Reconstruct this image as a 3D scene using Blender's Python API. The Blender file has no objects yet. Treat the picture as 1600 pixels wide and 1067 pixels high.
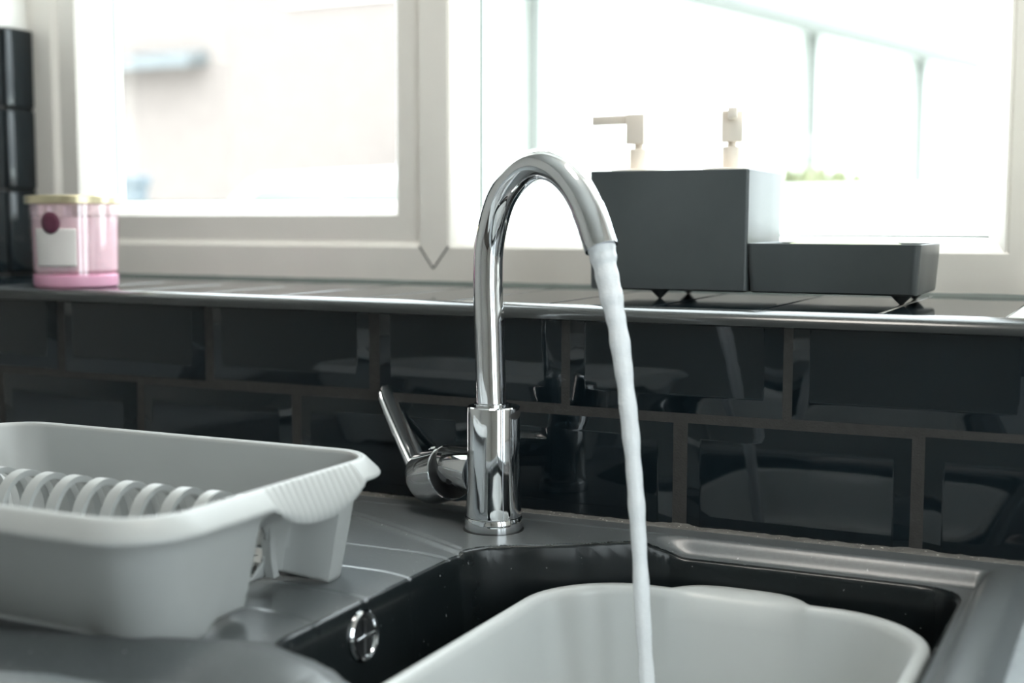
import bpy, bmesh, math, random
import numpy as np
from mathutils import Vector, Matrix
random.seed(7)
scene = bpy.context.scene
COL = scene.collection

# ------------------------------------------------------------------ camera
YAW, PITCH, ROLL, FPX = 0.4484, 0.0904, 0.0018, 2060.0
CAM = Vector((1.0656, -1.0765, 0.2634))
fw = Vector((-math.sin(YAW)*math.cos(PITCH), math.cos(YAW)*math.cos(PITCH), -math.sin(PITCH)))
rt = Vector((math.cos(YAW), math.sin(YAW), 0)); up = rt.cross(fw)
r2 = rt*math.cos(ROLL)+up*math.sin(ROLL); u2 = -rt*math.sin(ROLL)+up*math.cos(ROLL)
cd = bpy.data.cameras.new('camera'); cam = bpy.data.objects.new('camera', cd); COL.objects.link(cam)
cam.matrix_world = Matrix(((r2.x, u2.x, -fw.x, CAM.x), (r2.y, u2.y, -fw.y, CAM.y), (r2.z, u2.z, -fw.z, CAM.z), (0, 0, 0, 1)))
cd.sensor_width = 36; cd.lens = FPX/1600*36; cd.clip_start = 0.02
cd.dof.use_dof = True; cd.dof.focus_distance = 1.12; cd.dof.aperture_fstop = 3.4
scene.camera = cam

# ------------------------------------------------------------------ sky: overcast, zenith brighter than horizon
SKY = 3.0
w = bpy.data.worlds.new('overcast_sky'); scene.world = w; w.use_nodes = True
nt = w.node_tree; nt.nodes.clear()
out = nt.nodes.new('ShaderNodeOutputWorld'); bg = nt.nodes.new('ShaderNodeBackground')
tc = nt.nodes.new('ShaderNodeTexCoord'); sp = nt.nodes.new('ShaderNodeSeparateXYZ')
mx = nt.nodes.new('ShaderNodeMath'); mx.operation = 'MAXIMUM'; mx.inputs[1].default_value = 0
ma = nt.nodes.new('ShaderNodeMath'); ma.operation = 'MULTIPLY_ADD'; ma.inputs[1].default_value = 2.0*SKY; ma.inputs[2].default_value = 1.0*SKY
nt.links.new(tc.outputs['Generated'], sp.inputs[0]); nt.links.new(sp.outputs['Z'], mx.inputs[0]); nt.links.new(mx.outputs[0], ma.inputs[0])
nt.links.new(ma.outputs[0], bg.inputs['Strength']); bg.inputs['Color'].default_value = (0.87, 0.95, 1.0, 1)
nt.links.new(bg.outputs[0], out.inputs[0])

vs = scene.view_settings
vs.view_transform = 'Standard'; vs.look = 'None'; vs.gamma = 1; vs.use_curve_mapping = False
vs.exposure = 0.6

# ------------------------------------------------------------------ materials
def mat(name, col, rough=0.5, metal=0.0, spec=0.5, noise=0.0, nscale=60, bump=0.0, bscale=200, trans=0.0, ior=1.45, coat=0.0, sss=0.0, speck=None, emit=None):
    m = bpy.data.materials.new(name); m.use_nodes = True
    t = m.node_tree; b = t.nodes['Principled BSDF']
    b.inputs['Base Color'].default_value = (*col, 1); b.inputs['Roughness'].default_value = rough
    b.inputs['Metallic'].default_value = metal; b.inputs['Specular IOR Level'].default_value = spec
    b.inputs['Transmission Weight'].default_value = trans; b.inputs['IOR'].default_value = ior
    b.inputs['Coat Weight'].default_value = coat; b.inputs['Coat Roughness'].default_value = 0.03
    if sss:
        b.inputs['Subsurface Weight'].default_value = sss; b.inputs['Subsurface Radius'].default_value = (.01, .008, .008)
    tcn = t.nodes.new('ShaderNodeTexCoord')
    last = None
    if noise:
        n = t.nodes.new('ShaderNodeTexNoise'); n.inputs['Scale'].default_value = nscale; n.inputs['Detail'].default_value = 4
        t.links.new(tcn.outputs['Object'], n.inputs['Vector'])
        r = t.nodes.new('ShaderNodeMapRange'); r.inputs['To Min'].default_value = 1-noise; r.inputs['To Max'].default_value = 1+noise
        t.links.new(n.outputs['Fac'], r.inputs['Value'])
        mm = t.nodes.new('ShaderNodeMix'); mm.data_type = 'RGBA'; mm.blend_type = 'MULTIPLY'; mm.inputs['Factor'].default_value = 1
        mm.inputs['A'].default_value = (*col, 1); t.links.new(r.outputs[0], mm.inputs['B'])
        last = mm.outputs['Result']
    if speck:
        sc, th, scol = speck
        n = t.nodes.new('ShaderNodeTexNoise'); n.inputs['Scale'].default_value = sc; n.inputs['Detail'].default_value = 2
        t.links.new(tcn.outputs['Object'], n.inputs['Vector'])
        r = t.nodes.new('ShaderNodeMapRange'); r.inputs['From Min'].default_value = th; r.inputs['From Max'].default_value = th+.06
        t.links.new(n.outputs['Fac'], r.inputs['Value'])
        mm = t.nodes.new('ShaderNodeMix'); mm.data_type = 'RGBA'
        mm.inputs['A'].default_value = (*col, 1); mm.inputs['B'].default_value = (*scol, 1)
        if last: t.links.new(last, mm.inputs['A'])
        t.links.new(r.outputs[0], mm.inputs['Factor']); last = mm.outputs['Result']
    if last: t.links.new(last, b.inputs['Base Color'])
    if bump:
        n = t.nodes.new('ShaderNodeTexNoise'); n.inputs['Scale'].default_value = bscale; n.inputs['Detail'].default_value = 3
        t.links.new(tcn.outputs['Object'], n.inputs['Vector'])
        bp = t.nodes.new('ShaderNodeBump'); bp.inputs['Strength'].default_value = bump; bp.inputs['Distance'].default_value = 0.002
        t.links.new(n.outputs['Fac'], bp.inputs['Height']); t.links.new(bp.outputs[0], b.inputs['Normal'])
    if emit:
        b.inputs['Emission Color'].default_value = (*emit[0], 1); b.inputs['Emission Strength'].default_value = emit[1]
    return m

def pane_mat(name, refl=0.06, tint=(.96, .975, .965)):
    m = bpy.data.materials.new(name); m.use_nodes = True; t = m.node_tree; t.nodes.clear()
    o = t.nodes.new('ShaderNodeOutputMaterial'); mix = t.nodes.new('ShaderNodeMixShader')
    tr = t.nodes.new('ShaderNodeBsdfTransparent'); gl = t.nodes.new('ShaderNodeBsdfGlossy')
    tr.inputs['Color'].default_value = (*tint, 1); gl.inputs['Roughness'].default_value = 0.01
    n = t.nodes.new('ShaderNodeTexNoise'); n.inputs['Scale'].default_value = 3
    r = t.nodes.new('ShaderNodeMapRange'); r.inputs['To Min'].default_value = refl*.6; r.inputs['To Max'].default_value = refl*1.2
    t.links.new(n.outputs['Fac'], r.inputs['Value']); t.links.new(r.outputs[0], mix.inputs[0])
    t.links.new(tr.outputs[0], mix.inputs[1]); t.links.new(gl.outputs[0], mix.inputs[2]); t.links.new(mix.outputs[0], o.inputs[0])
    return m

M = dict(
    pinkglass=pane_mat('thin_pink_glass', .13, (1.0, .93, .96)),
    tile=mat('black_gloss_tile', (.006, .0105, .0135), .05, spec=.55, noise=.15, nscale=20, bump=.03, bscale=18),
    grout=mat('brown_grout', (.036, .034, .032), .8, noise=.3, nscale=150, bump=.3, bscale=600),
    sillgrout=mat('pale_grout', (.75, .75, .72), .5, noise=.15, nscale=120),
    blacktrim=mat('black_tile_trim', (.03, .033, .033), .16, spec=.6, noise=.1, nscale=40),
    sealant=mat('grey_sealant', (.13, .125, .115), .55, noise=.35, nscale=130, bump=.5, bscale=500, speck=(420, .66, (.6, .58, .52))),
    plaster=mat('white_plaster', (.8, .79, .76), .7, noise=.04, nscale=8, bump=.1, bscale=120),
    ceiling=mat('ceiling_paint', (.86, .86, .84), .8, noise=.03, nscale=5),
    floor=mat('floor_vinyl', (.15, .135, .12), .45, noise=.2, nscale=6),
    upvc=mat('white_upvc', (.86, .82, .77), .32, noise=.03, nscale=20),
    gasket=mat('grey_gasket', (.16, .19, .18), .5, noise=.1, nscale=60),
    pane=pane_mat('window_glass', .05),
    shadedsink=mat('wet_shaded_composite', (.008, .011, .012), .24, spec=.4, noise=.2, nscale=120, speck=(240, .73, (.3, .31, .31))),  # basin colour darkened for shade as well as wetness
    sink=mat('dry_lightened_composite', (.108, .117, .121), .31, spec=.75, noise=.2, nscale=300, bump=.02, bscale=900, speck=(240, .72, (.4, .41, .41))),  # deck colour lightened to stand in for light from above
    chrome=mat('chrome', (.8, .81, .83), .045, metal=1, noise=.02, nscale=30),
    darkchrome=mat('dark_rubber', (.015, .016, .017), .35, noise=.1, nscale=80),
    grey=mat('grey_plastic', (.42, .43, .425), .38, spec=.45, noise=.03, nscale=30, bump=.02, bscale=300),
    bowl=mat('pale_grey_plastic', (.53, .545, .54), .3, spec=.5, noise=.03, nscale=25),
    water=mat('foaming_water', (.95, .97, 1.0), .12, spec=.6, noise=.05, nscale=120, bump=.3, bscale=260, trans=.12, ior=1.33),
    charcoal=mat('charcoal_plastic', (.066, .076, .080), .33, spec=.6, noise=.08, nscale=50, speck=(500, .78, (.3, .3, .3))),
    cream=mat('cream_pump_plastic', (.88, .79, .70), .35, noise=.03, nscale=40),
    sponge=mat('pale_sponge', (.72, .76, .5), .9, noise=.12, nscale=200, bump=.6, bscale=700),
    pinkbase=mat('pink_glass_base', (.95, .5, .68), .15, noise=.05, nscale=30, trans=.2, ior=1.45),
    wax=mat('cream_wax', (.95, .86, .85), .5, noise=.03, nscale=30, sss=.2),
    lid=mat('brushed_gold_lid', (.75, .66, .45), .28, metal=.85, noise=.06, nscale=90),
    label=mat('white_label', (.72, .68, .66), .55, noise=.04, nscale=60),
    maroon=mat('maroon_seal', (.12, .03, .06), .5, noise=.1, nscale=60),
    worktop=mat('grey_worktop', (.36, .39, .41), .22, spec=.5, noise=.2, nscale=180),
    brick=mat('pale_brick', (.205, .172, .158), .85, noise=.12, nscale=6),
    render=mat('white_render', (.8, .82, .78), .85, noise=.05, nscale=3),
    slate=mat('grey_slate', (.145, .155, .16), .7, noise=.15, nscale=5),
    gutter=mat('grey_green_gutter', (.12, .125, .115), .5, noise=.1, nscale=8),
    concrete=mat('pale_concrete', (.68, .69, .66), .9, noise=.1, nscale=2),
    grass=mat('yellow_green_leaves', (.16, .17, .09), .8, noise=.3, nscale=15),
    carpaint=mat('white_car_paint', (.82, .85, .84), .2, noise=.02, nscale=4),
    carglass=mat('car_glass', (.2, .22, .19), .08, noise=.05, nscale=5),
    tyre=mat('tyre_rubber', (.03, .03, .03), .8, noise=.1, nscale=20),
    bin=mat('blue_grey_bin', (.12, .14, .16), .5, noise=.08, nscale=6),
    lampglow=mat('lamp_diffuser', (.9, .88, .84), .5, noise=.01, nscale=4, emit=((1.0, .94, .86), 13.0)),
    lampmetal=mat('lamp_metal', (.7, .7, .7), .3, metal=1, noise=.03, nscale=30),
)

# ------------------------------------------------------------------ helpers
def obj(name, bm, m, parent=None, smooth=True, angle=35):
    me = bpy.data.meshes.new(name)
    if isinstance(bm, tuple): me.from_pydata(*bm)
    else:
        bmesh.ops.recalc_face_normals(bm, faces=bm.faces); bm.to_mesh(me); bm.free()
    me.materials.append(M[m])
    if smooth:
        me.polygons.foreach_set('use_smooth', [True]*len(me.polygons))
        try: me.set_sharp_from_angle(angle=math.radians(angle))
        except Exception: pass
    o = bpy.data.objects.new(name, me); COL.objects.link(o)
    if parent: o.parent = parent
    return o
def link(name, me, parent, loc=(0, 0, 0)):
    o = bpy.data.objects.new(name, me); COL.objects.link(o); o.parent = parent; o.location = loc; return o
def thing(name, label, cat, loc=(0, 0, 0), group=None):
    o = bpy.data.objects.new(name, None); COL.objects.link(o); o.location = loc; o.empty_display_size = .05
    return tag(o, label, cat, group)
def tag(o, label, cat, group=None, kind=None):
    o['label'] = label
    if cat: o['category'] = cat
    if group: o['group'] = group
    if kind: o['kind'] = kind
    return o
def struct(o, label):
    o['kind'] = 'structure'; o['label'] = label; return o
def box(bm, x0, x1, y0, y1, z0, z1, bev=0, seg=2):
    v = [bm.verts.new(p) for p in ((x0,y0,z0),(x1,y0,z0),(x1,y1,z0),(x0,y1,z0),(x0,y0,z1),(x1,y0,z1),(x1,y1,z1),(x0,y1,z1))]
    fs = [bm.faces.new([v[i] for i in f]) for f in ((3,2,1,0),(4,5,6,7),(0,1,5,4),(1,2,6,5),(2,3,7,6),(3,0,4,7))]
    if bev:
        es = list({e for f in fs for e in f.edges})
        bmesh.ops.bevel(bm, geom=es, offset=bev, segments=seg, profile=.5, affect='EDGES')
def mkbox(*a, **k):
    bm = bmesh.new(); box(bm, *a, **k); return bm
def loft(bm, loops, close=True, cap0=False, cap1=False):
    rows = [[bm.verts.new(p) for p in L] for L in loops]
    n = len(rows[0])
    for a, b in zip(rows[:-1], rows[1:]):
        for i in range(n if close else n-1):
            bm.faces.new((a[i], a[(i+1) % n], b[(i+1) % n], b[i]))
    if cap0: bm.faces.new(rows[0][::-1])
    if cap1: bm.faces.new(rows[-1])
    return rows
def lathe(prof, n=48, c=(0, 0, 0), axis=None, cap=True):
    """prof: (radius, height) pairs along axis (default +Z)"""
    bm = bmesh.new(); c = Vector(c)
    if axis is None: ex, ey, ez = Vector((1,0,0)), Vector((0,1,0)), Vector((0,0,1))
    else:
        ez = Vector(axis).normalized(); ex = ez.orthogonal().normalized(); ey = ez.cross(ex)
    loops = [[c+ez*h+(ex*math.cos(2*math.pi*i/n)+ey*math.sin(2*math.pi*i/n))*r for i in range(n)] for r, h in prof]
    loft(bm, loops, cap0=cap, cap1=cap); return bm
def tube(path, rad, n=32, bm=None, cap=True):
    bm = bm or bmesh.new(); path = [Vector(p) for p in path]
    if not isinstance(rad, (list, tuple)): rad = [rad]*len(path)
    T = [(path[min(i+1, len(path)-1)]-path[max(i-1, 0)]).normalized() for i in range(len(path))]
    x = T[0].orthogonal().normalized(); loops = []
    for p, t, r in zip(path, T, rad):
        x = (x-t*x.dot(t)).normalized(); y = t.cross(x)
        loops.append([p+(x*math.cos(2*math.pi*i/n)+y*math.sin(2*math.pi*i/n))*r for i in range(n)])
    loft(bm, loops, cap0=cap, cap1=cap); return bm
def catmull(pts, k=10):
    pts = [Vector(p) for p in pts]; P = [pts[0]*2-pts[1]]+pts+[pts[-1]*2-pts[-2]]; o = []
    for i in range(1, len(P)-2):
        for j in range(k):
            t = j/k; a, b, c, d = P[i-1:i+3]
            o.append(.5*((2*b)+(c-a)*t+(2*a-5*b+4*c-d)*t*t+(3*b-a-3*c+d)*t**3))
    return o+[pts[-1]]
def frame_loop(x0, x1, z0, z1, prof, y=0):
    """mitred rectangular frame, prof = closed list of (inset, depth)"""
    bm = bmesh.new(); P = prof+[prof[0]]
    loops = [[(x0+i, y+d, z0+i), (x1-i, y+d, z0+i), (x1-i, y+d, z1-i), (x0+i, y+d, z1-i)] for i, d in prof]
    rows = [[bm.verts.new(p) for p in L] for L in loops]; rows.append(rows[0])
    for a, b in zip(rows[:-1], rows[1:]):
        for i in range(4): bm.faces.new((a[i], a[(i+1) % 4], b[(i+1) % 4], b[i]))
    return bm
def rrect(x0, x1, y0, y1, r, nc=12, ns=30):
    """rounded rectangle as a list of (x, y, side) points, side = 0 front, 1 right, 2 back, 3 left, -1 corner"""
    p = []
    cs = [((x1-r, y0+r), -90), ((x1-r, y1-r), 0), ((x0+r, y1-r), 90), ((x0+r, y0+r), 180)]
    st = [((x0+r, y0), (x1-r, y0)), ((x1, y0+r), (x1, y1-r)), ((x1-r, y1), (x0+r, y1)), ((x0, y1-r), (x0, y0+r))]
    for k in range(4):
        (ax, ay), (bx, by) = st[k]
        for i in range(ns): p.append((ax+(bx-ax)*i/ns, ay+(by-ay)*i/ns, k))
        (cx, cy), a0 = cs[k]
        for i in range(nc):
            a = math.radians(a0+90*i/nc); p.append((cx+r*math.cos(a), cy+r*math.sin(a), -1))
    return p
def sstep(a, b, x):
    t = np.clip((x-a)/(b-a), 0, 1); return t*t*(3-2*t)

# ================================================================== SETTING
XL, XR, YF, ZF, ZC = -1.6, 1.8, -4.2, -0.91, 1.5
WX0, WX1, WZ0, WZ1 = -0.345, 0.985, 0.182, 1.28          # window opening
WD = 0.3055                                               # sill depth
struct(obj('floor', mkbox(XL-.2, XR+.2, YF-.2, .45, ZF-.1, ZF), 'floor', smooth=False), 'plain vinyl kitchen floor below the worktop')
struct(obj('ceiling', mkbox(XL-.2, XR+.2, YF-.2, .45, ZC, ZC+.1), 'ceiling', smooth=False), 'white painted kitchen ceiling')
struct(obj('wall_left', mkbox(XL-.15, XL, YF, .006, ZF, ZC), 'plaster', smooth=False), 'white plaster side wall of the kitchen')
struct(obj('wall_front', mkbox(XL, XR, YF-.15, YF, ZF, ZC), 'plaster', smooth=False), 'white plaster wall opposite the window')
bm = bmesh.new(); DY0, DY1, DZ1 = -1.55, -0.30, 1.2
box(bm, XR, XR+.15, YF, DY0, ZF, ZC); box(bm, XR, XR+.15, DY1, .006, ZF, ZC); box(bm, XR, XR+.15, DY0, DY1, DZ1, ZC)
struct(obj('wall_right', bm, 'plaster', smooth=False), 'white plaster wall around the glazed garden door')
bm = bmesh.new()
box(bm, XL-.15, WX0, .006, .42, ZF, ZC); box(bm, WX1, XR+.15, .006, .42, ZF, ZC)
box(bm, WX0, WX1, .006, .42, ZF, WZ0); box(bm, WX0, WX1, .006, .42, WZ1, ZC)
wall = struct(obj('wall_back', bm, 'plaster', smooth=False), 'window wall with black bevelled brick tiles below the window')

# --- wall tiles: two rows of bevelled metro tiles
TW, TH, BV = .1945, .0962, .0165
def tile_mesh(wd, ht, top_bevel=True, bot_bevel=True, t=.0062, bv=BV):
    y1 = t; ye = .0042
    a, c = -wd/2, wd/2
    zb, zt = 0, ht
    ib = bv if bot_bevel else 0.0; it = bv if top_bevel else 0.0
    outer = [(a, zb), (c, zb), (c, zt), (a, zt)]
    inner = [(a+bv, zb+ib), (c-bv, zb+ib), (c-bv, zt-it), (a+bv, zt-it)]
    vs_ = [(x, y1, z) for x, z in outer]+[(x, ye, z) for x, z in outer]+[(x, 0, z) for x, z in inner]
    if not top_bevel: vs_[6] = (c, ye, zt); vs_[7] = (a, ye, zt)
    fs = []
    for i in range(4):
        j = (i+1) % 4
        fs.append((i, j, 4+j, 4+i)); fs.append((4+i, 4+j, 8+j, 8+i))
    fs.append((8, 9, 10, 11)); fs.append((3, 2, 1, 0))
    me = bpy.data.meshes.new('tile'); bm = bmesh.new()
    V = [bm.verts.new(p) for p in vs_]
    for f in fs:
        try: bm.faces.new([V[i] for i in f])
        except ValueError: pass
    bmesh.ops.remove_doubles(bm, verts=bm.verts, dist=1e-6)
    bmesh.ops.recalc_face_normals(bm, faces=bm.faces)
    # soften the arrises a little, as glazed edges are
    es = [e for e in bm.edges if e.calc_face_angle(0) > .05 and all(v.co.y < .004 for v in e.verts)]
    bmesh.ops.bevel(bm, geom=es, offset=.0009, segments=2, profile=.5, affect='EDGES')
    bm.to_mesh(me); bm.free(); me.materials.append(M['tile'])
    me.polygons.foreach_set('use_smooth', [True]*len(me.polygons)); me.set_sharp_from_angle(angle=math.radians(40))
    return me
ZM = .0965                                               # centre of the joint between the rows
mt_top = tile_mesh(TW, .083, top_bevel=False); mt_low = tile_mesh(TW, ZM-.002-.001, bot_bevel=False)
for n in range(-8, 12):
    x = .2*n+.1
    if XL+.1 < x < XR-.1: link('tile', mt_top, wall, (x, random.uniform(-.0004, .0004), ZM+.002))
    x = .2*n+.208
    if XL+.1 < x < XR-.1: link('tile', mt_low, wall, (x, random.uniform(-.0004, .0004), .001))
g = obj('grout', mkbox(XL, XR, .0036, .0062, -.02, .181), 'grout', wall, smooth=False)
g['label'] = 'brown grey grout between the wall tiles'

# --- edge trim of the sill, rounded black with a bright top arris
bm = bmesh.new(); prof = [(.005, .176), (-.006, .1762)]+[(.006-.0185*math.sin(math.radians(a)), .1775+.0131*math.cos(math.radians(a))) for a in range(88, -1, -6)]
loft(bm, [[(x, y, z) for y, z in prof] for x in (WX0-.05, XR-.3)], close=True, cap0=True, cap1=True)
struct(obj('trim_1', bm, 'blacktrim', angle=60), 'rounded black tile trim along the front edge of the window sill')

# --- sill: bedding plus single tiles
bm = mkbox(WX0+.001, WX1-.001, .0, WD+.03, .1815, .1885)
sill = struct(obj('window_sill', bm, 'sillgrout', smooth=False), 'deep window sill covered with flat black tiles and pale joints')
P, GW = .0978, .0036
me_s = bpy.data.meshes.new('tile'); bm = mkbox(-(P-GW)/2, (P-GW)/2, .0045, WD-.004, .1835, .1900, bev=.0009); bm.to_mesh(me_s); bm.free(); me_s.materials.append(M['tile'])
k = -10
while True:
    x0 = .578+P*k
    if x0 > WX1: break
    if x0 > WX0+.002 and x0+P < WX1: link('tile', me_s, sill, (x0+P/2, 0, random.uniform(-.0002, .0002)))
    elif x0+P > WX0+.02 and x0 < WX1-.02:
        a, b = max(x0+GW/2, WX0+.002), min(x0+P-GW/2, WX1-.002)
        bm = mkbox(a, b, .0045, WD-.004, .1835, .1900, bev=.0009); obj('tile', bm, 'tile', sill, smooth=False)
    k += 1

# --- tiles on the left window reveal
bm = mkbox(WX0-.004, WX0+.0055, .004, WD, .1905, .524); rv = struct(obj('wall_reveal', bm, 'grout', smooth=False), 'side reveal of the window clad in stacked black tiles')
zs = [.1925, .306, .4165, .526]
for z0, z1 in zip(zs[:-1], zs[1:]):
    for y0, y1 in ((.062, .2485), (.006, .058)):
        bm = mkbox(WX0+.004, WX0+.0115, y0, y1, z0+.0015, z1-.0015, bev=.003, seg=2); obj('tile', bm, 'tile', rv, smooth=True)
    bm = mkbox(WX0+.004, WX0+.0125, .252, WD-.001, z0+.0012, z1-.0012, bev=.004, seg=3); obj('tile', bm, 'tile', rv, smooth=True)

# --- window: white frame, opening sash on one side and fixed light on the other
win = bpy.data.objects.new('window_1', None); COL.objects.link(win); struct(win, 'white plastic window with an opening sash beside a fixed pane')
FZ0 = .191
obj('outer_frame', frame_loop(WX0, WX1, FZ0, WZ1, [(0, 0), (.0415, 0), (.0435, .0012), (.0505, .0085), (.052, .012), (.052, .07), (0, .07)], WD), 'upvc', win, angle=25)
# mullion with pointed foot
bm = bmesh.new()
mp = [(.278, 1.24), (.278, .2335), (.2965, .2090), (.316, .2335), (.316, 1.24)]
loft(bm, [[(x, WD-.0007, z) for x, z in mp], [(x+(-.006 if x < .28 else -.002 if x > .31 else 0), WD+.010 if x < .28 else WD+.06, z) for x, z in mp]], cap0=True, cap1=True)
obj('mullion', bm, 'upvc', win, smooth=False)
# dirt lines of the mullion weld
for a, b in (((.277, .2345), (.2965, .2080)), ((.2965, .2080), (.317, .2345))):
    bm = tube([(a[0], WD-.0004, a[1]), (b[0], WD-.0004, b[1])], .0009, 6); obj('weld_line', bm, 'grout', win)
# opening sash
SX0, SX1, SZ0, SZ1 = WX0+.0495, .2745, FZ0+.0495, WZ1-.0495
sash = obj('sash', frame_loop(SX0, SX1, SZ0, SZ1, [(0, .02), (0, .0065), (.0305, .0065), (.033, .009), (.049, .034), (.050, .046), (.050, .075), (0, .075)], WD), 'upvc', win, angle=25)
obj('gasket', frame_loop(SX0+.049, SX1-.049, SZ0+.049, SZ1-.049, [(0, 0), (.003, 0), (.003, .006), (0, .006)], WD+.058), 'gasket', sash)
obj('pane', mkbox(SX0+.047, SX1-.047, WD+.064, WD+.068, SZ0+.047, SZ1-.047), 'pane', sash, smooth=False)
# fixed light
GX0, GX1, GZ0, GZ1 = .316, .9405, FZ0+.0375, WZ1-.043
bead = obj('glazing_bead', frame_loop(GX0, GX1, GZ0, GZ1, [(-.004, .004), (.002, .001), (.017, .018), (.0195, .026), (.0195, .05), (-.004, .05)], WD), 'upvc', win, angle=25)
obj('gasket', frame_loop(GX0+.018, GX1-.018, GZ0+.018, GZ1-.018, [(0, 0), (.004, 0), (.004, .006), (0, .006)], WD+.045), 'gasket', bead)
obj('pane', mkbox(GX0+.015, GX1-.015, WD+.051, WD+.055, GZ0+.015, GZ1-.015), 'pane', bead, smooth=False)
# sealant under the frame
bm = bmesh.new(); xs = [WX0+.012+i*(WX1-WX0-.014)/60 for i in range(61)]
loft(bm, [[(x, WD-.003-random.random()*.0015, .1895), (x, WD+.002, .1895), (x, WD+.002, .1935), (x, WD-.0012, .1928+random.random()*.0008)] for x in xs], cap0=True, cap1=True)
struct(obj('trim_2', bm, 'gasket'), 'dark dirty sealant line under the window frame')

# --- glazed garden door in the side wall (daylight from the side)
dr = bpy.data.objects.new('door_1', None); COL.objects.link(dr); struct(dr, 'white glazed garden door in the side wall')
def yframe(y0, y1, z0, z1, wdt, x0, x1, name, parent):
    bm = bmesh.new()
    box(bm, x0, x1, y0, y0+wdt, z0, z1); box(bm, x0, x1, y1-wdt, y1, z0, z1); box(bm, x0, x1, y0+wdt, y1-wdt, z0, z0+wdt); box(bm, x0, x1, y0+wdt, y1-wdt, z1-wdt, z1)
    return obj(name, bm, 'upvc', parent, smooth=False)
yframe(DY0, DY1, ZF, DZ1, .06, XR+.02, XR+.09, 'door_frame', dr)
for a, b in ((DY0+.06, (DY0+DY1)/2), ((DY0+DY1)/2, DY1-.06)):
    lf = yframe(a, b, ZF+.06, DZ1-.06, .08, XR+.03, XR+.08, 'door_leaf', dr)
    obj('pane', mkbox(XR+.05, XR+.056, a+.08, b-.08, ZF+.14, DZ1-.14), 'pane', lf, smooth=False)

# ------------------------------------------------------------------ ceiling lamp (added out of view for top light, mirrored in chrome)
lp = thing('added_ceiling_lamp', 'round white flush ceiling lamp added out of view for top light', 'lamp', (.60, -.34, ZC))
obj('base', lathe([(.0, 0), (.21, 0), (.215, -.012), (.2, -.025), (0, -.025)], 48, cap=False), 'lampmetal', lp)
obj('diffuser', lathe([(.0, -.075), (.08, -.073), (.15, -.062), (.19, -.042), (.2, -.024)], 48, cap=False), 'lampglow', lp)

# ================================================================== WORKTOP AND SINK
SKX0, SKX1, SKY0, SKY1 = -.02, 1.0, -.525, -.004
bm = bmesh.new(); zt, zb = -.0055, -.045
for a in ((XL, SKX0+.02, -.62, .002), (SKX1-.02, XR, -.62, .002), (SKX0+.02, SKX1-.02, -.62, SKY0+.02)):
    box(bm, a[0], a[1], a[2], a[3], zb, zt)
tag(obj('worktop', bm, 'worktop', smooth=False), 'pale grey kitchen worktop beside the black sink', 'worktop')

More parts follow.
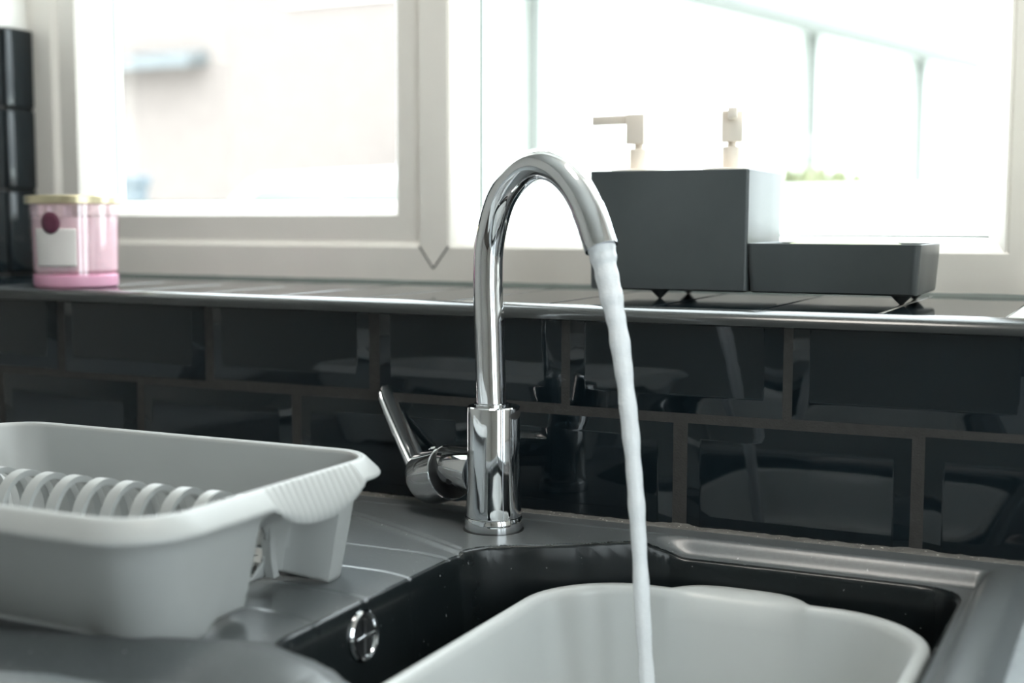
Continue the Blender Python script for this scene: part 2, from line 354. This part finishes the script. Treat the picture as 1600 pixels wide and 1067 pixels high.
def nonuni(lo, hi, coarse, dense):
    xs = [lo]
    while xs[-1] < hi-1e-6:
        x = xs[-1]; h = coarse
        for a, b, d in dense:
            if a-coarse < x < b: h = min(h, d)
        xs.append(min(hi, x+h))
    return np.array(xs)
gx = nonuni(SKX0, SKX1, .004, [(.35, .72, .0022), (.56, .59, .0011), (.93, 1.0, .0011)])
gy = nonuni(SKY0, SKY1, .004, [(-.24, -.004, .0014), (-.30, -.28, .0014), (-.36, -.34, .0014), (-.525, -.40, .0018)])
X, Y = np.meshgrid(gx, gy, indexing='ij')
def smax(a, b, k):
    h = np.maximum(k-np.abs(a-b), 0)/k; return np.maximum(a, b)+h*h*k*.25
def sink_z(X, Y):
    deck = np.interp(X, [.5, .545, .581, .605, .629, .652, .673, .693, .72, .80], [-.152, -.143, -.131, -.120, -.106, -.091, -.075, -.060, -.049, -.047])
    front = np.interp(X, [.55, .568, .598, .622, .644, .66, .69, .73, .78], [-.421, -.4205, -.424, -.432, -.443, -.455, -.474, -.487, -.491])
    d = np.maximum(.572-X, X-.9545)
    d = smax(d, (Y-deck)*.88, .035); d = smax(d, (front-Y)*.92, .03)
    e = np.maximum(-d, 0); r = .0055
    edge = np.where(e < r*.93, -(r-np.sqrt(np.maximum(r*r-e*e, 1e-12))), -(r-np.sqrt(r*r-(r*.93)**2))-(e-r*.93)*11)
    floor_z = -.15
    h = np.maximum(.03-np.abs(edge-floor_z), 0)/.03
    basin = np.maximum(edge, floor_z)+h*h*.03*.25
    basin = np.where(d >= 0, 0, np.minimum(basin, 0))
    # shallow shelf behind and beside the basin
    shelf = sstep(.69, .735, X)*sstep(-.029, -.045, Y)*(1-sstep(.957, .9695, X))*sstep(-.52, -.46, Y)
    # recessed drainer
    db = np.interp(X, [-.02, .34, .39, .422, .47, .51, .54, .575, .6], [-.055, -.056, -.063, -.074, -.095, -.115, -.131, -.15, -.165])
    fr = np.interp(X, [-.02, .3, .413, .451, .492, .532, .568, .598, .644, .66, .75], [-.492, -.488, -.472, -.459, -.446, -.432, -.4205, -.424, -.443, -.455, -.49])
    inside = sstep(0, .009, db-Y)*sstep(0, .014, Y-fr)*sstep(.02, .035, X)*(1-sstep(.57, .60, X))
    zz = basin-.013*shelf-.0035*inside
    zz -= .0016*np.exp(-((db-Y+.0)/.0022)**2)*(X < .575)
    for gyv in (-.164, -.226, -.288, -.350):
        bend = np.where(X > .535, (X-.535)**2*6, 0)
        zz -= .0009*np.exp(-((Y-gyv+bend)/.0018)**2)*inside
    # rounded front rim and right rim
    rimf = sstep(0, .016, fr-Y)*np.where(d > 0, 1, 0)
    zz += (.0060-5.0*np.clip(fr-.010-Y, 0, .05)**2)*rimf*sstep(0, .012, d)
    zz += .0075*np.sqrt(np.clip(1-((X-.984)/.0165)**2, 0, 1))*sstep(-.036, -.05, Y)
    zz -= .0012*np.exp(-((Y+.0305)/.0012)**2)*(1-sstep(.69, .72, X))
    # outer edges roll down to the worktop
    ed = np.minimum(np.minimum(X-SKX0, SKX1-X), Y-SKY0)
    zz -= .0065*(1-sstep(0, .012, ed))**1.5
    return zz, d
zz, d = sink_z(X, Y)
D0 = -.0012; EPS = 1e-5
gxd = (sink_z(X+EPS, Y)[1]-sink_z(X-EPS, Y)[1])/(2*EPS); gyd = (sink_z(X, Y+EPS)[1]-sink_z(X, Y-EPS)[1])/(2*EPS)
cell = np.minimum(np.gradient(gx)[:, None]*np.ones_like(Y), np.gradient(gy)[None, :]*np.ones_like(X))
for _ in range(1):
    near = np.abs(d-D0) < .5*cell*np.hypot(gxd, gyd)
    den = np.maximum(gxd**2+gyd**2, 1e-6)
    X = np.where(near, X-(d-D0)*gxd/den, X); Y = np.where(near, Y-(d-D0)*gyd/den, Y)
    zz, d = sink_z(X, Y)
nx, ny = X.shape
verts = np.stack([X, Y, zz], -1).reshape(-1, 3)
ii = (np.arange(nx-1)[:, None]*ny+np.arange(ny-1)[None]).ravel()
faces = np.stack([ii, ii+ny, ii+ny+1, ii+1], 1)
in_basin = d.ravel()[faces].mean(1) < D0  # one composite split: basin faces take the shaded colour, deck the lightened one
sk = thing('kitchen_sink', 'black composite kitchen sink with grooved drainer under the window', 'sink')
def part(name, sel, m):
    f = faces[sel]; u, inv = np.unique(f, return_inverse=True)
    return obj(name, (verts[u].tolist(), [], inv.reshape(f.shape).tolist()), m, sk, angle=80)
part('deck', ~in_basin, 'sink')['label'] = 'dark grey deck and grooved drainer of the sink, dry and lightened for light from above'
part('basin', in_basin, 'shadedsink')['label'] = 'black sink basin, colour darkened for wetness and shade'
# overflow on the basin side wall
ov = (.5785, -.306, -.027); ax = (1, 0, .09)
of = obj('overflow', lathe([(.0135, -.003), (.0165, -.003), (.0185, .0), (.0182, .002), (.0165, .0032), (.0148, .0026), (.0138, .0005)], 48, ov, ax, cap=False), 'chrome', sk)
of['label'] = 'small chrome overflow ring with a cross bar'
obj('overflow_hole', lathe([(.0142, 0), (.0142, .0012)], 40, ov, ax), 'darkchrome', of)
bm = tube([(ov[0]+.0028, ov[1]-.012, ov[2]), (ov[0]+.0028, ov[1]+.012, ov[2])], .0011, 10)
tube([(ov[0]+.0018, ov[1], ov[2]-.0125), (ov[0]+.0018, ov[1], ov[2]+.0125)], .0011, 10, bm=bm)
obj('overflow_cross', bm, 'chrome', of)
# silicone between sink and tiles
bm = bmesh.new(); xs = np.linspace(SKX0, XR-.4, 240)
loft(bm, [[(x, .0045, -.006), (x, -.0075-random.random()*.0012, -.004), (x, -.0065-random.random()*.001, .0004), (x, -.002, .0012+random.random()*.0009), (x, .0045, .0022+random.random()*.0012)] for x in xs], cap0=True, cap1=True)
struct(obj('trim_3', bm, 'sealant', angle=60), 'speckled grey silicone bead between the sink and the wall tiles')

# ================================================================== TAP
B = Vector((.567, -.076, -.0005)); U = Vector((.8983, -.4393, 0)); N = Vector((.4393, .8983, 0)); Z = Vector((0, 0, 1))
tap = thing('mixer_tap', 'tall chrome swan neck mixer tap standing on the sink', 'tap', B)
def L(s, z, n=0): return U*s+N*n+Z*z
obj('base_ring', lathe([(.020, 0), (.0246, 0), (.0249, .001), (.0249, .0105), (.0243, .0118), (.0228, .0122)], 64), 'chrome', tap)
obj('base_gasket', lathe([(.0262, -.001), (.0264, .0008), (.0245, .0012)], 48), 'darkchrome', tap)
obj('body', lathe([(.0236, .0122), (.0240, .0128), (.0240, .016), (.0236, .022), (.0231, .034), (.0229, .05), (.0229, .1045), (.0225, .1066), (.0216, .1076), (.0140, .1080)], 72), 'chrome', tap, angle=28)
pts = [(-.0030, .106), (-.0048, .14), (-.0067, .18), (-.0082, .215), (-.0055, .2480), (.0092, .2825), (.0342, .3035), (.0600, .3105), (.0852, .3050), (.1062, .2905), (.1228, .2690), (.1358, .2440)]
path = catmull([L(s, z) for s, z in pts], 10)
obj('spout', tube(path[:-12], .0128, 48), 'chrome', tap, angle=60)
tail = path[-13:]
obj('aerator', tube(tail, [.0134]*(len(tail)-1)+[.0132], 48), 'chrome', tap, angle=60)
obj('spout_collar', lathe([(.0140, 0), (.0150, .0002), (.0150, .0018), (.0128, .0024)], 48, L(-.0030, .1076)), 'chrome', tap)
# side valve stub
zc = .047
bm = lathe([(.0204, 0), (.0204, .036), (.0200, .0375), (.0185, .038), (.0175, .0500)], 56, L(-.018, zc), -U)
stub = obj('valve_housing', bm, 'chrome', tap, angle=28)
# hot / cold marker stud
obj('marker', lathe([(.0034, 0), (.0034, .0012), (.002, .002)], 20, L(-.0415, zc-.009, -.0172), -N), 'darkchrome', stub)
# tilted lever cap
cap_c = L(-.0630, .0405); tilt = math.radians(17)
a1 = (-U*math.cos(tilt)-Z*math.sin(tilt)).normalized(); v1 = (Z*math.cos(tilt)-U*math.sin(tilt)).normalized()
R1 = .0250
loops = []
for t, k, sl in ((0, .90, 0), (.0004, .975, 0), (.0014, 1, 0), (.018, 1.0, .03), (.034, .99, .12), (.0385, .96, .16), (.0415, .87, .2), (.0425, .75, .2)):
    lp_ = []
    for i in range(56):
        a = 2*math.pi*i/56; cv, cn = math.sin(a)*R1*k, math.cos(a)*R1*k
        lp_.append(cap_c+a1*(t+sl*cv)+v1*cv+N*cn)
    loops.append(lp_)
bm = bmesh.new(); loft(bm, loops, cap0=True, cap1=True)
obj('valve_gap', lathe([(.0215, 0), (.0240, .0002), (.0240, .0022)], 48, cap_c-a1*.0014, a1), 'darkchrome', tap)
lcap = obj('lever_cap', bm, 'chrome', tap, angle=30)
obj('cap_screw', lathe([(.0046, 0), (.0046, .0028), (.0036, .004), (0.0008, .0044)], 24, cap_c+a1*.020+v1*(R1-.0030), v1), 'chrome', lcap)
# flat lever blade
bs = (-.1130, .0360); ts = (-.1745, .1060)
bd = (Vector((ts[0]-bs[0], ts[1]-bs[1]))); bl = bd.length; bd.normalize(); bn = Vector((bd.y, -bd.x))   # normal, towards the body
loops = []
for i in range(26):
    f = i/25
    wv = .0118-.0030*f
    if f > .86: wv *= math.sqrt(max(0.02, 1-((f-.86)/.14)**2*.95))
    th = .0042-.0018*f; c = Vector(bs)+bd*(bl*f)+bn*(-.0012*math.sin(math.pi*f))
    lp_ = []
    for a_ in range(20):
        a = 2*math.pi*a_/20; cc, ss_ = math.cos(a), math.sin(a)
        x = wv*math.copysign(abs(cc)**.45, cc); y = th*math.copysign(abs(ss_)**.45, ss_)
        p = c+bn*y; lp_.append(L(p.x, p.y, x))
    loops.append(lp_)
bm = bmesh.new(); loft(bm, loops, cap0=True, cap1=True)
obj('lever', bm, 'chrome', tap, angle=40)

# ------------------------------------------------------------------ running water
wp = [(.1352, .2452, .0098), (.1398, .2300, .0090), (.1480, .2050, .0078), (.1555, .1800, .0070), (.1630, .1450, .0064), (.1700, .1050, .0060), (.1755, .0650, .0058), (.1800, .0250, .0056), (.1850, -.0280, .0055), (.1905, -.0800, .0056), (.1945, -.1200, .0062), (.196, -.1375, .0085), (.1965, -.1455, .022)]
cp = catmull([L(s, z) for s, z, r_ in wp], 12); rr = catmull([(r_, 0, 0) for s, z, r_ in wp], 12)
rad = [v.x*1.08*(1+.05*math.sin(i*.35)+.04*math.sin(i*.83+1)) for i, v in enumerate(rr)]
bm = tube(cp, rad, 28)
for v in bm.verts:
    pass
ws = obj('water_stream', bm, 'water', angle=80); ws.location = B
tag(ws, 'white stream of water falling from the chrome spout into the bowl', 'water')

# ================================================================== WASHING UP BOWL
zr = -.030
def bowl_outline(inset, r=.078, lobe=0.0):
    p = rrect(.640+inset, .9385-inset, -.470+inset, -.087-inset, r-inset*.6, 14, 40); o = []
    for x, y, s in p:
        y2 = y
        for yc, sg in ((-.087, 1), (-.470, -1)):
            if abs(y-yc) < .05+inset:
                q = abs(x-.787)/.054
                if q < 1: y2 += sg*lobe*(1-q**3.2)**.8
        o.append((x, y2))
    return o
prof = [  # (inset, z, lobe)
    (.030, -.1485, 0), (.022, -.148, 0), (.0165, -.143, 0), (.0125, -.125, 0), (.0050, -.050, .004), (.0035, zr-.006, .010), (-.0030, zr-.0065, .016), (-.0042, zr-.0040, .022),
    (-.0038, zr-.0008, .023), (-.0015, zr+.0010, .022), (.0035, zr+.0012, .018), (.0065, zr-.0006, .013), (.0080, zr-.006, .008), (.0095, -.052, .003), (.0160, -.120, 0), (.0205, -.138, 0), (.028, -.1452, 0), (.04, -.1456, 0)]
bm = bmesh.new()
loft(bm, [[(x, y, z) for x, y in bowl_outline(i, lobe=lb)] for i, z, lb in prof], cap0=True, cap1=True)
bw = thing('washing_up_bowl', 'pale grey plastic washing up bowl sitting in the black sink', 'bowl')
obj('shell', bm, 'bowl', bw, angle=50)

# ================================================================== DISH RACK
rk = thing('dish_rack', 'grey plastic dish drainer rack standing on the sink drainer', 'dish rack', (.355, -.355, -.0035))
RX, RY = .355, -.355
RB0, RB1 = (.196, .528, -.457, -.232), (.172, .547, -.492, -.228)
ZT = .0915
def rack_outline(f, z, extra=0.0, nc=14, ns=70):
    b = [RB0[i]+(RB1[i]-RB0[i])*f for i in range(4)]
    x0, x1, y0, y1 = b[0]-extra, b[1]+extra, b[2]-extra, b[3]+extra
    pts_ = rrect(x0, x1, y0, y1, .034+.004*f+extra*.8, nc, ns); o = []
    ym = -.323; hw = .045
    k = .034*(1-float(sstep(.048, .074, z)))
    for x, y, s in pts_:
        q = abs(y-ym)/hw
        if k > 0 and q < 1.3 and s in (1, 3):
            dd = k*(1-float(sstep(.85, 1.12, q)))
            x += -dd if s == 1 else dd
        o.append((x-RX, y-RY, s))
    return o
lev = 30; rows = []; bm = bmesh.new()
for j in range(lev+1):
    f = j/lev; rows.append([])
    z0 = f*ZT
    ol = rack_outline(f, z0)
    for x, y, s in ol:
        z = z0
        # the bottom edge stands on corner feet and is lifted between them
        cxn = min(abs(x+RX-.196), abs(x+RX-.528)); cyn = min(abs(y+RY+.457), abs(y+RY+.232))
        away = max(cxn if s in (0, 2) else 0, cyn if s in (1, 3) else 0)
        lift = .0085*float(sstep(.038, .056, away))*(1-f)**3
        rows[-1].append(bm.verts.new((x, y, z+lift)))
n = len(rows[0])
for a, b in zip(rows[:-1], rows[1:]):
    for i in range(n):
        q = (a[i], a[(i+1) % n], b[(i+1) % n], b[i])
        c = sum((v.co for v in q), Vector())/4
        yy = c.y+RY+.323
        if abs(c.x) > .09 and ((yy+.008)/.022)**2+((c.z-.030)/.022)**2 < 1: continue      # hand holes in the recessed ends
        bm.faces.new(q)
wallo = obj('basket_wall', bm, 'grey', rk, angle=50)
sm = wallo.modifiers.new('thickness', 'SOLIDIFY'); sm.thickness = .0024; sm.offset = -1
# floor with drain slots
bm = bmesh.new(); x0, x1, y0, y1 = .212-RX, .509-RX, -.458-RY, -.240-RY; nxs, nys = 60, 36
grid = {}
def gv(i, j):
    if (i, j) not in grid: grid[(i, j)] = bm.verts.new((x0+(x1-x0)*i/nxs, y0+(y1-y0)*j/nys, .0095))
    return grid[(i, j)]
for i in range(nxs):
    for j in range(nys):
        xm, ym_ = x0+(x1-x0)*(i+.5)/nxs, y0+(y1-y0)*(j+.5)/nys
        if abs(xm) > .112 and abs(ym_) < .082: continue
        if 2 < i < nxs-3 and 2 < j < nys-3 and i % 3 == 0 and j % 6 not in (0,): continue
        bm.faces.new((gv(i, j), gv(i+1, j), gv(i+1, j+1), gv(i, j+1)))
fo = obj('basket_floor', bm, 'grey', rk, smooth=False); sm = fo.modifiers.new('thickness', 'SOLIDIFY'); sm.thickness = .003
# folded rim with ribbed grips at both ends
bm = bmesh.new()
prof = [(-.0012, -.004), (-.0010, -.0005), (.0004, .0008), (.0022, .0008), (.0040, -.0006), (.0128, -.0092), (.0140, -.0114), (.0137, -.0124), (.0124, -.0120), (.0112, -.0098), (.0030, -.0030), (.0010, -.0040)]
base = rack_outline(1.0, ZT, 0, 16, 150); nb = len(base); loops = [[] for _ in prof]
for i, (x, y, s) in enumerate(base):
    px_, py_, _ = base[i-1]; qx, qy, _ = base[(i+1) % nb]
    t = Vector((qx-px_, qy-py_)).normalized(); nn = Vector((t.y, -t.x))
    yy = y+RY+.326; g_ = 0; rb = 0
    if abs(x) > .12 and s in (1, 3) and abs(yy) < .056:
        g_ = (1-(abs(yy)/.056)**2.5); rb = .0011*(.5+.5*math.cos(2*math.pi*yy/.0072))*min(1, g_*4)
    for k_, (o_, dz) in enumerate(prof):
        deep = (1+1.35*g_) if dz < -.005 else 1
        oo = o_*(1+.12*g_ if o_ > .005 else 1)+(rb if k_ in (2, 3, 4, 5, 6) else 0)
        loops[k_].append((x+nn.x*oo, y+nn.y*oo, ZT+dz*deep+(rb*.6 if k_ in (3, 4, 5) else 0)))
loops.append(loops[0]); loft(bm, loops); bmesh.ops.remove_doubles(bm, verts=bm.verts, dist=1e-6)
rm = obj('rim', bm, 'grey', rk, angle=60); rm['label'] = 'folded grey rim with ribbed hand grips'
# row of plate hoops
def hoop():
    bm = bmesh.new(); hw, top = .0265, .0735; pts_ = []
    for i in range(7): pts_.append((-hw-.004*(1-i/7)**2, .0095+(.030)*i/7))
    for i in range(25):
        a = math.pi-math.pi*i/24; pts_.append((hw*math.cos(a), .0395+(top-.0395)*math.sin(a)))
    for i in range(7): pts_.append((hw+.004*(i/6)**2, .0395-.030*(i+1)/7))
    loops = []
    for i, (y, z) in enumerate(pts_):
        a, b = pts_[max(i-1, 0)], pts_[min(i+1, len(pts_)-1)]
        t = Vector((b[0]-a[0], b[1]-a[1])).normalized(); nrm = Vector((-t.y, t.x)); w_, th = .0048, .0024
        loops.append([(-w_, y+nrm.x*th, z+nrm.y*th), (w_, y+nrm.x*th, z+nrm.y*th), (w_*.8, y-nrm.x*th, z-nrm.y*th), (-w_*.8, y-nrm.x*th, z-nrm.y*th)])
    loft(bm, loops, cap0=True, cap1=True)
    return bm
h0 = obj('plate_hoop', hoop(), 'grey', rk, angle=40)
hx = [.500-.0262*i for i in range(11)]
h0.location = (hx[0]-RX, -.3345-RY, 0)
for x in hx[1:]: link('plate_hoop', h0.data, rk, (x-RX, -.3345-RY, 0))

# ================================================================== THINGS ON THE SILL
ZS = .1900
# --- candle
cn = thing('scented_candle', 'pink glass jar candle with gold lid on the window sill', 'candle', (-.026, .055, ZS))
obj('jar', lathe([(.0463, .0125), (.0492, .092), (.0488, .0935), (.0465, .0932), (.0452, .0125)], 64, cap=False), 'pinkglass', cn)
obj('jar_base', lathe([(.0, .0), (.0435, 0), (.0455, .0012), (.0462, .004), (.0464, .0130), (.0440, .0150), (0, .0128)], 64, cap=False), 'pinkbase', cn)
obj('wax', lathe([(.0, .0145), (.0405, .0152), (.0450, .019), (.0457, .078), (0, .078)], 56, cap=False), 'wax', cn)
obj('lid', lathe([(.0, .0925), (.0525, .0925), (.0535, .0932), (.0535, .1005), (.0525, .1018), (.048, .1022), (0, .1022)], 64, cap=False), 'lid', cn, angle=30)
ang = math.atan2(CAM.y-.055, CAM.x+.026)
def patch(name, m, a0, a1, z0, z1, off, round_=False):
    bm = bmesh.new(); nA, nZ = 24, 16
    def P_(a, z):
        r_ = .0462+(.0492-.0462)*(z-.004)/.088+off; return (r_*math.cos(a), r_*math.sin(a), z)
    if not round_:
        loft(bm, [[P_(a0+(a1-a0)*i/nA, z0+(z1-z0)*j/nZ) for i in range(nA+1)] for j in range(nZ+1)], close=False)
    else:
        ca, cz, ra, rz = (a0+a1)/2, (z0+z1)/2, (a1-a0)/2, (z1-z0)/2
        c = bm.verts.new(P_(ca, cz)); prev = None
        for q in (.5, 1):
            ring = [bm.verts.new(P_(ca+ra*q*math.cos(2*math.pi*i/32), cz+rz*q*math.sin(2*math.pi*i/32))) for i in range(32)]
            for i in range(32):
                j = (i+1) % 32
                bm.faces.new((c, ring[i], ring[j]) if prev is None else (prev[i], ring[i], ring[j], prev[j]))
            prev = ring
    o = obj(name, bm, m, cn); s_ = o.modifiers.new('thickness', 'SOLIDIFY'); s_.thickness = .0003; s_.offset = 1; return o
patch('paper_label', 'label', ang-1.02, ang+.02, .0235, .0655, .0003)
patch('seal_sticker', 'maroon', ang-.78, ang-.32, .0595, .0835, .0009, True)

# --- caddy
cy0, cy1 = .120, .245
cdy = thing('sink_caddy', 'charcoal plastic sink caddy with tall box and low tray', 'caddy', (.73, .1825, ZS))
ox, oy = .73, .1825
def shell(x0, x1, y0, y1, z0, z1, tp, wt=.0028, name='box', rr_=.006):
    bm = bmesh.new(); x0 -= ox; x1 -= ox; y0 -= oy; y1 -= oy; z0 -= ZS; z1 -= ZS
    def lp_(i, z, t=0): return [(x, y, z) for x, y, s in rrect(x0+i+t, x1-i-t, y0+i+t, y1-i-t, max(rr_-i, .0015), 5, 3)]
    loft(bm, [lp_(.002, z0, tp), lp_(0, z0+.0015, tp), lp_(0, z1-.0006), lp_(.0006, z1), lp_(wt-.0006, z1), lp_(wt, z1-.0006), lp_(wt, z0+.003, tp)], cap0=True, cap1=True)
    return obj(name, bm, 'charcoal', cdy, angle=40)
shell(.5735, .7315, cy0, cy1, .1985, .3125, .0008, name='tall_box', rr_=.0035)
shell(.7300, .8865, cy0, cy1, .1985, .2442, .0028, name='low_tray')
for fx_, fy_ in ((.640, .140), (.640, .228), (.868, .140), (.866, .228)):
    obj('foot', lathe([(.0006, 0), (.0018, .0004), (.0095, .0080), (.0095, .0095), (.0, .0095)], 24, (fx_-ox, fy_-oy, 0), cap=False), 'charcoal', cdy)
# --- sponge in the tray
bm = mkbox(-.055, .055, -.036, .036, 0, .0415, bev=.010, seg=4)
sg = obj('sponge', bm, 'sponge', angle=60); sg.location = (.806, .190, .2014); sg.rotation_euler = (0, 0, .06)
for v in sg.data.vertices:
    if v.co.z > .03: v.co.z += .004*(1-(v.co.x/.055)**2)
tag(sg, 'pale yellow green sponge lying in the low caddy tray', 'sponge')

# --- pump dispensers
def dispenser(x, y, direction, label, nl):
    t = thing('soap_dispenser', label, 'dispenser', (x, y, .2016), 'pump dispensers in the caddy box')
    k = .2016
    obj('bottle', lathe([(0, 0), (.027, 0), (.0285, .0015), (.0285, .102), (.027, .106), (.012, .109), (.0105, .112)], 48), 'cream', t)
    obj('shoulder_cap', lathe([(.0, .109), (.0275, .109), (.0282, .1098), (.0282, .1132), (.0270, .1142), (.012, .1146)], 48), 'cream', t, angle=30)
    obj('collar', lathe([(.0092, .1140), (.0092, .1340), (.0086, .1348), (.004, .1350)], 36), 'cream', t, angle=30)
    obj('stem', lathe([(.0042, .134), (.0042, .141)], 24), 'cream', t)
    d_ = Vector((direction[0], direction[1], 0)).normalized(); n_ = Vector((-d_.y, d_.x, 0))
    bm = bmesh.new()
    box(bm, -.0100, .0100, -.0100, .0100, .1395, .1690, bev=.0012)
    hd = obj('pump_head', bm, 'cream', t, angle=40); hd.rotation_euler = (0, 0, math.atan2(d_.y, d_.x))
    bm = bmesh.new(); box(bm, .0085, nl, -.0042, .0042, .1600, .1690, bev=.001)
    nz = obj('nozzle', bm, 'cream', hd, angle=40)
    return t
dispenser(.6010, .1825, (-1, .12), 'cream pump dispenser whose long flat spout points along the window', .052)
dispenser(.6970, .1825, (CAM.x-.69, CAM.y-.19), 'cream pump dispenser at the tray end with its spout turned towards the room', .048)

# ================================================================== OUTSIDE
GZ = -1.0
struct(obj('yard', mkbox(-30, 14, .46, 32, GZ-.1, GZ), 'concrete', smooth=False), 'pale concrete yard outside the window')
hs = thing('brick_house', 'pale pink brick house beyond the yard with grey porch roof', 'building', (-6, 9.5, GZ))
obj('wall', mkbox(-8, 3.9, 0, 5, 0, 5.2), 'brick', hs, smooth=False)
bm = bmesh.new(); loft(bm, [[(-8.3, -.4, 5.1), (-8.3, 5.4, 5.1), (-8.3, 2.5, 7.2)], [(4.2, -.4, 5.1), (4.2, 5.4, 5.1), (4.2, 2.5, 7.2)]], cap0=True, cap1=True)
obj('roof', bm, 'slate', hs, smooth=False)
bm = bmesh.new(); loft(bm, [[(-4.2, 0, 2.95), (-4.2, -.3, 2.86), (-4.2, -.3, 2.76), (-4.2, 0, 2.80)], [(-1.35, 0, 2.95), (-1.35, -.3, 2.86), (-1.35, -.3, 2.76), (-1.35, 0, 2.80)]], cap0=True, cap1=True)
obj('porch_roof', bm, 'slate', hs, smooth=False)
for x in (-6.4, .2, 2.2):
    wo = obj('window', mkbox(x-.6, x+.6, -.04, .05, 3.3, 4.5), 'upvc', hs, smooth=False)
    for sx in (-.29, .29): obj('pane', mkbox(x+sx-.25, x+sx+.25, -.05, -.03, 3.4, 4.4), 'carglass', wo, smooth=False)
# white outbuilding running away from the window with gutter and downpipes
ob = thing('white_outbuilding', 'long white rendered outbuilding with grey gutter and downpipes', 'building', (-.17, 7.0, GZ)); ob.rotation_euler = (0, 0, math.radians(-16.3))
bm = bmesh.new(); fp = [(0, -3.9), (0, .4), (-1.6, .4), (-.12, -3.9)]
loft(bm, [[(x, y, 0) for x, y in fp], [(x, y, 2.25) for x, y in fp]], cap0=True, cap1=True); obj('wall', bm, 'render', ob, smooth=False)
bm = bmesh.new(); loft(bm, [[(.12, -4.0, 2.25), (.12, -4.0, 2.32), (-.16, -4.0, 2.5), (-.16, -4.0, 2.25)], [(.12, .5, 2.25), (.12, .5, 2.32), (-1.7, .5, 2.6), (-1.7, .5, 2.25)]], cap0=True, cap1=True)
obj('roof', bm, 'render', ob, smooth=False)
obj('gutter', tube([(.12, -4.0, 2.27), (.12, .5, 2.22)], .05, 12), 'gutter', ob)
for y in (-3.5, -1.35, -.1): obj('downpipe', tube([(.05, y, .05), (.05, y, 2.24)], .032, 12), 'gutter', ob)
lw = tag(obj('garden_wall', mkbox(-.75, 1.2, 2.3, 2.48, GZ, .36), 'render', smooth=False), 'low white rendered garden wall outside the window', 'wall')
# leafy strip on top of the wall
bm = bmesh.new()
for i in range(260):
    x = random.gauss(.20, .12); y = random.uniform(2.32, 2.46); z = .36; a = random.uniform(0, 6.28); hgt = random.uniform(.02, .07)*(1-abs(x-.2)/.6); wd_ = .012
    p = Vector((x, y, z)); tv = Vector((math.cos(a), math.sin(a), 0))
    q1, q2, q3 = [bm.verts.new(v) for v in (p-tv*wd_, p+tv*wd_, p+Vector((random.uniform(-.03, .03), random.uniform(-.03, .03), hgt)))]
    bm.faces.new((q1, q2, q3))
tag(obj('moss_tufts', bm, 'grass', smooth=False), 'yellow green tufts growing on the garden wall', 'plant', kind='stuff')
# parked white car
car = thing('parked_car', 'white car parked in front of the brick house', 'car', (-4.2, 7.4, GZ))
side = [(-2.0, .35), (-2.05, .75), (-1.75, .98), (-1.05, 1.08), (-.45, 1.58), (.9, 1.62), (1.65, 1.15), (2.0, 1.05), (2.05, .4)]
bm = bmesh.new(); loft(bm, [[(x, y, z) for x, z in side] for y in (-.85, .85)], cap0=True, cap1=True)
bmesh.ops.bevel(bm, geom=list(bm.edges), offset=.06, segments=3, affect='EDGES'); obj('body', bm, 'carpaint', car)
for g_ in ([(-.85, 1.12), (-.38, 1.50), (.2, 1.52), (.2, 1.12)], [(.28, 1.12), (.28, 1.52), (.85, 1.52), (1.35, 1.14)]):
    bm = bmesh.new(); loft(bm, [[(x, y, z) for x, z in g_] for y in (-.862, -.84)], cap0=True, cap1=True); obj('side_window', bm, 'carglass', car, smooth=False)
for x in (-1.3, 1.3):
    for y in (-.82, .82): obj('wheel', lathe([(.12, -.1), (.3, -.1), (.33, -.06), (.33, .06), (.3, .1), (.12, .1)], 28, (x, y, .33), (0, 1, 0)), 'tyre', car)
# wheelie bin
wb = thing('wheelie_bin', 'blue grey wheelie bin beside the white car', 'bin', (-5.35, 5.7, GZ))
bm = bmesh.new(); loft(bm, [[(sx*a, sy*b, z) for sx, sy in ((-1, -1), (1, -1), (1, 1), (-1, 1))] for a, b, z in ((.17, .2, .05), (.26, .3, 1.5))], cap0=True, cap1=True)
obj('body', bm, 'bin', wb, smooth=False)
bm = bmesh.new(); box(bm, -.29, .29, -.33, .33, 1.5, 1.58, bev=.03); obj('lid', bm, 'bin', wb)
for x in (-.2, .2): obj('wheel', lathe([(.03, -.03), (.1, -.03), (.1, .03), (.03, .03)], 20, (x, .26, .1), (1, 0, 0)), 'tyre', wb)
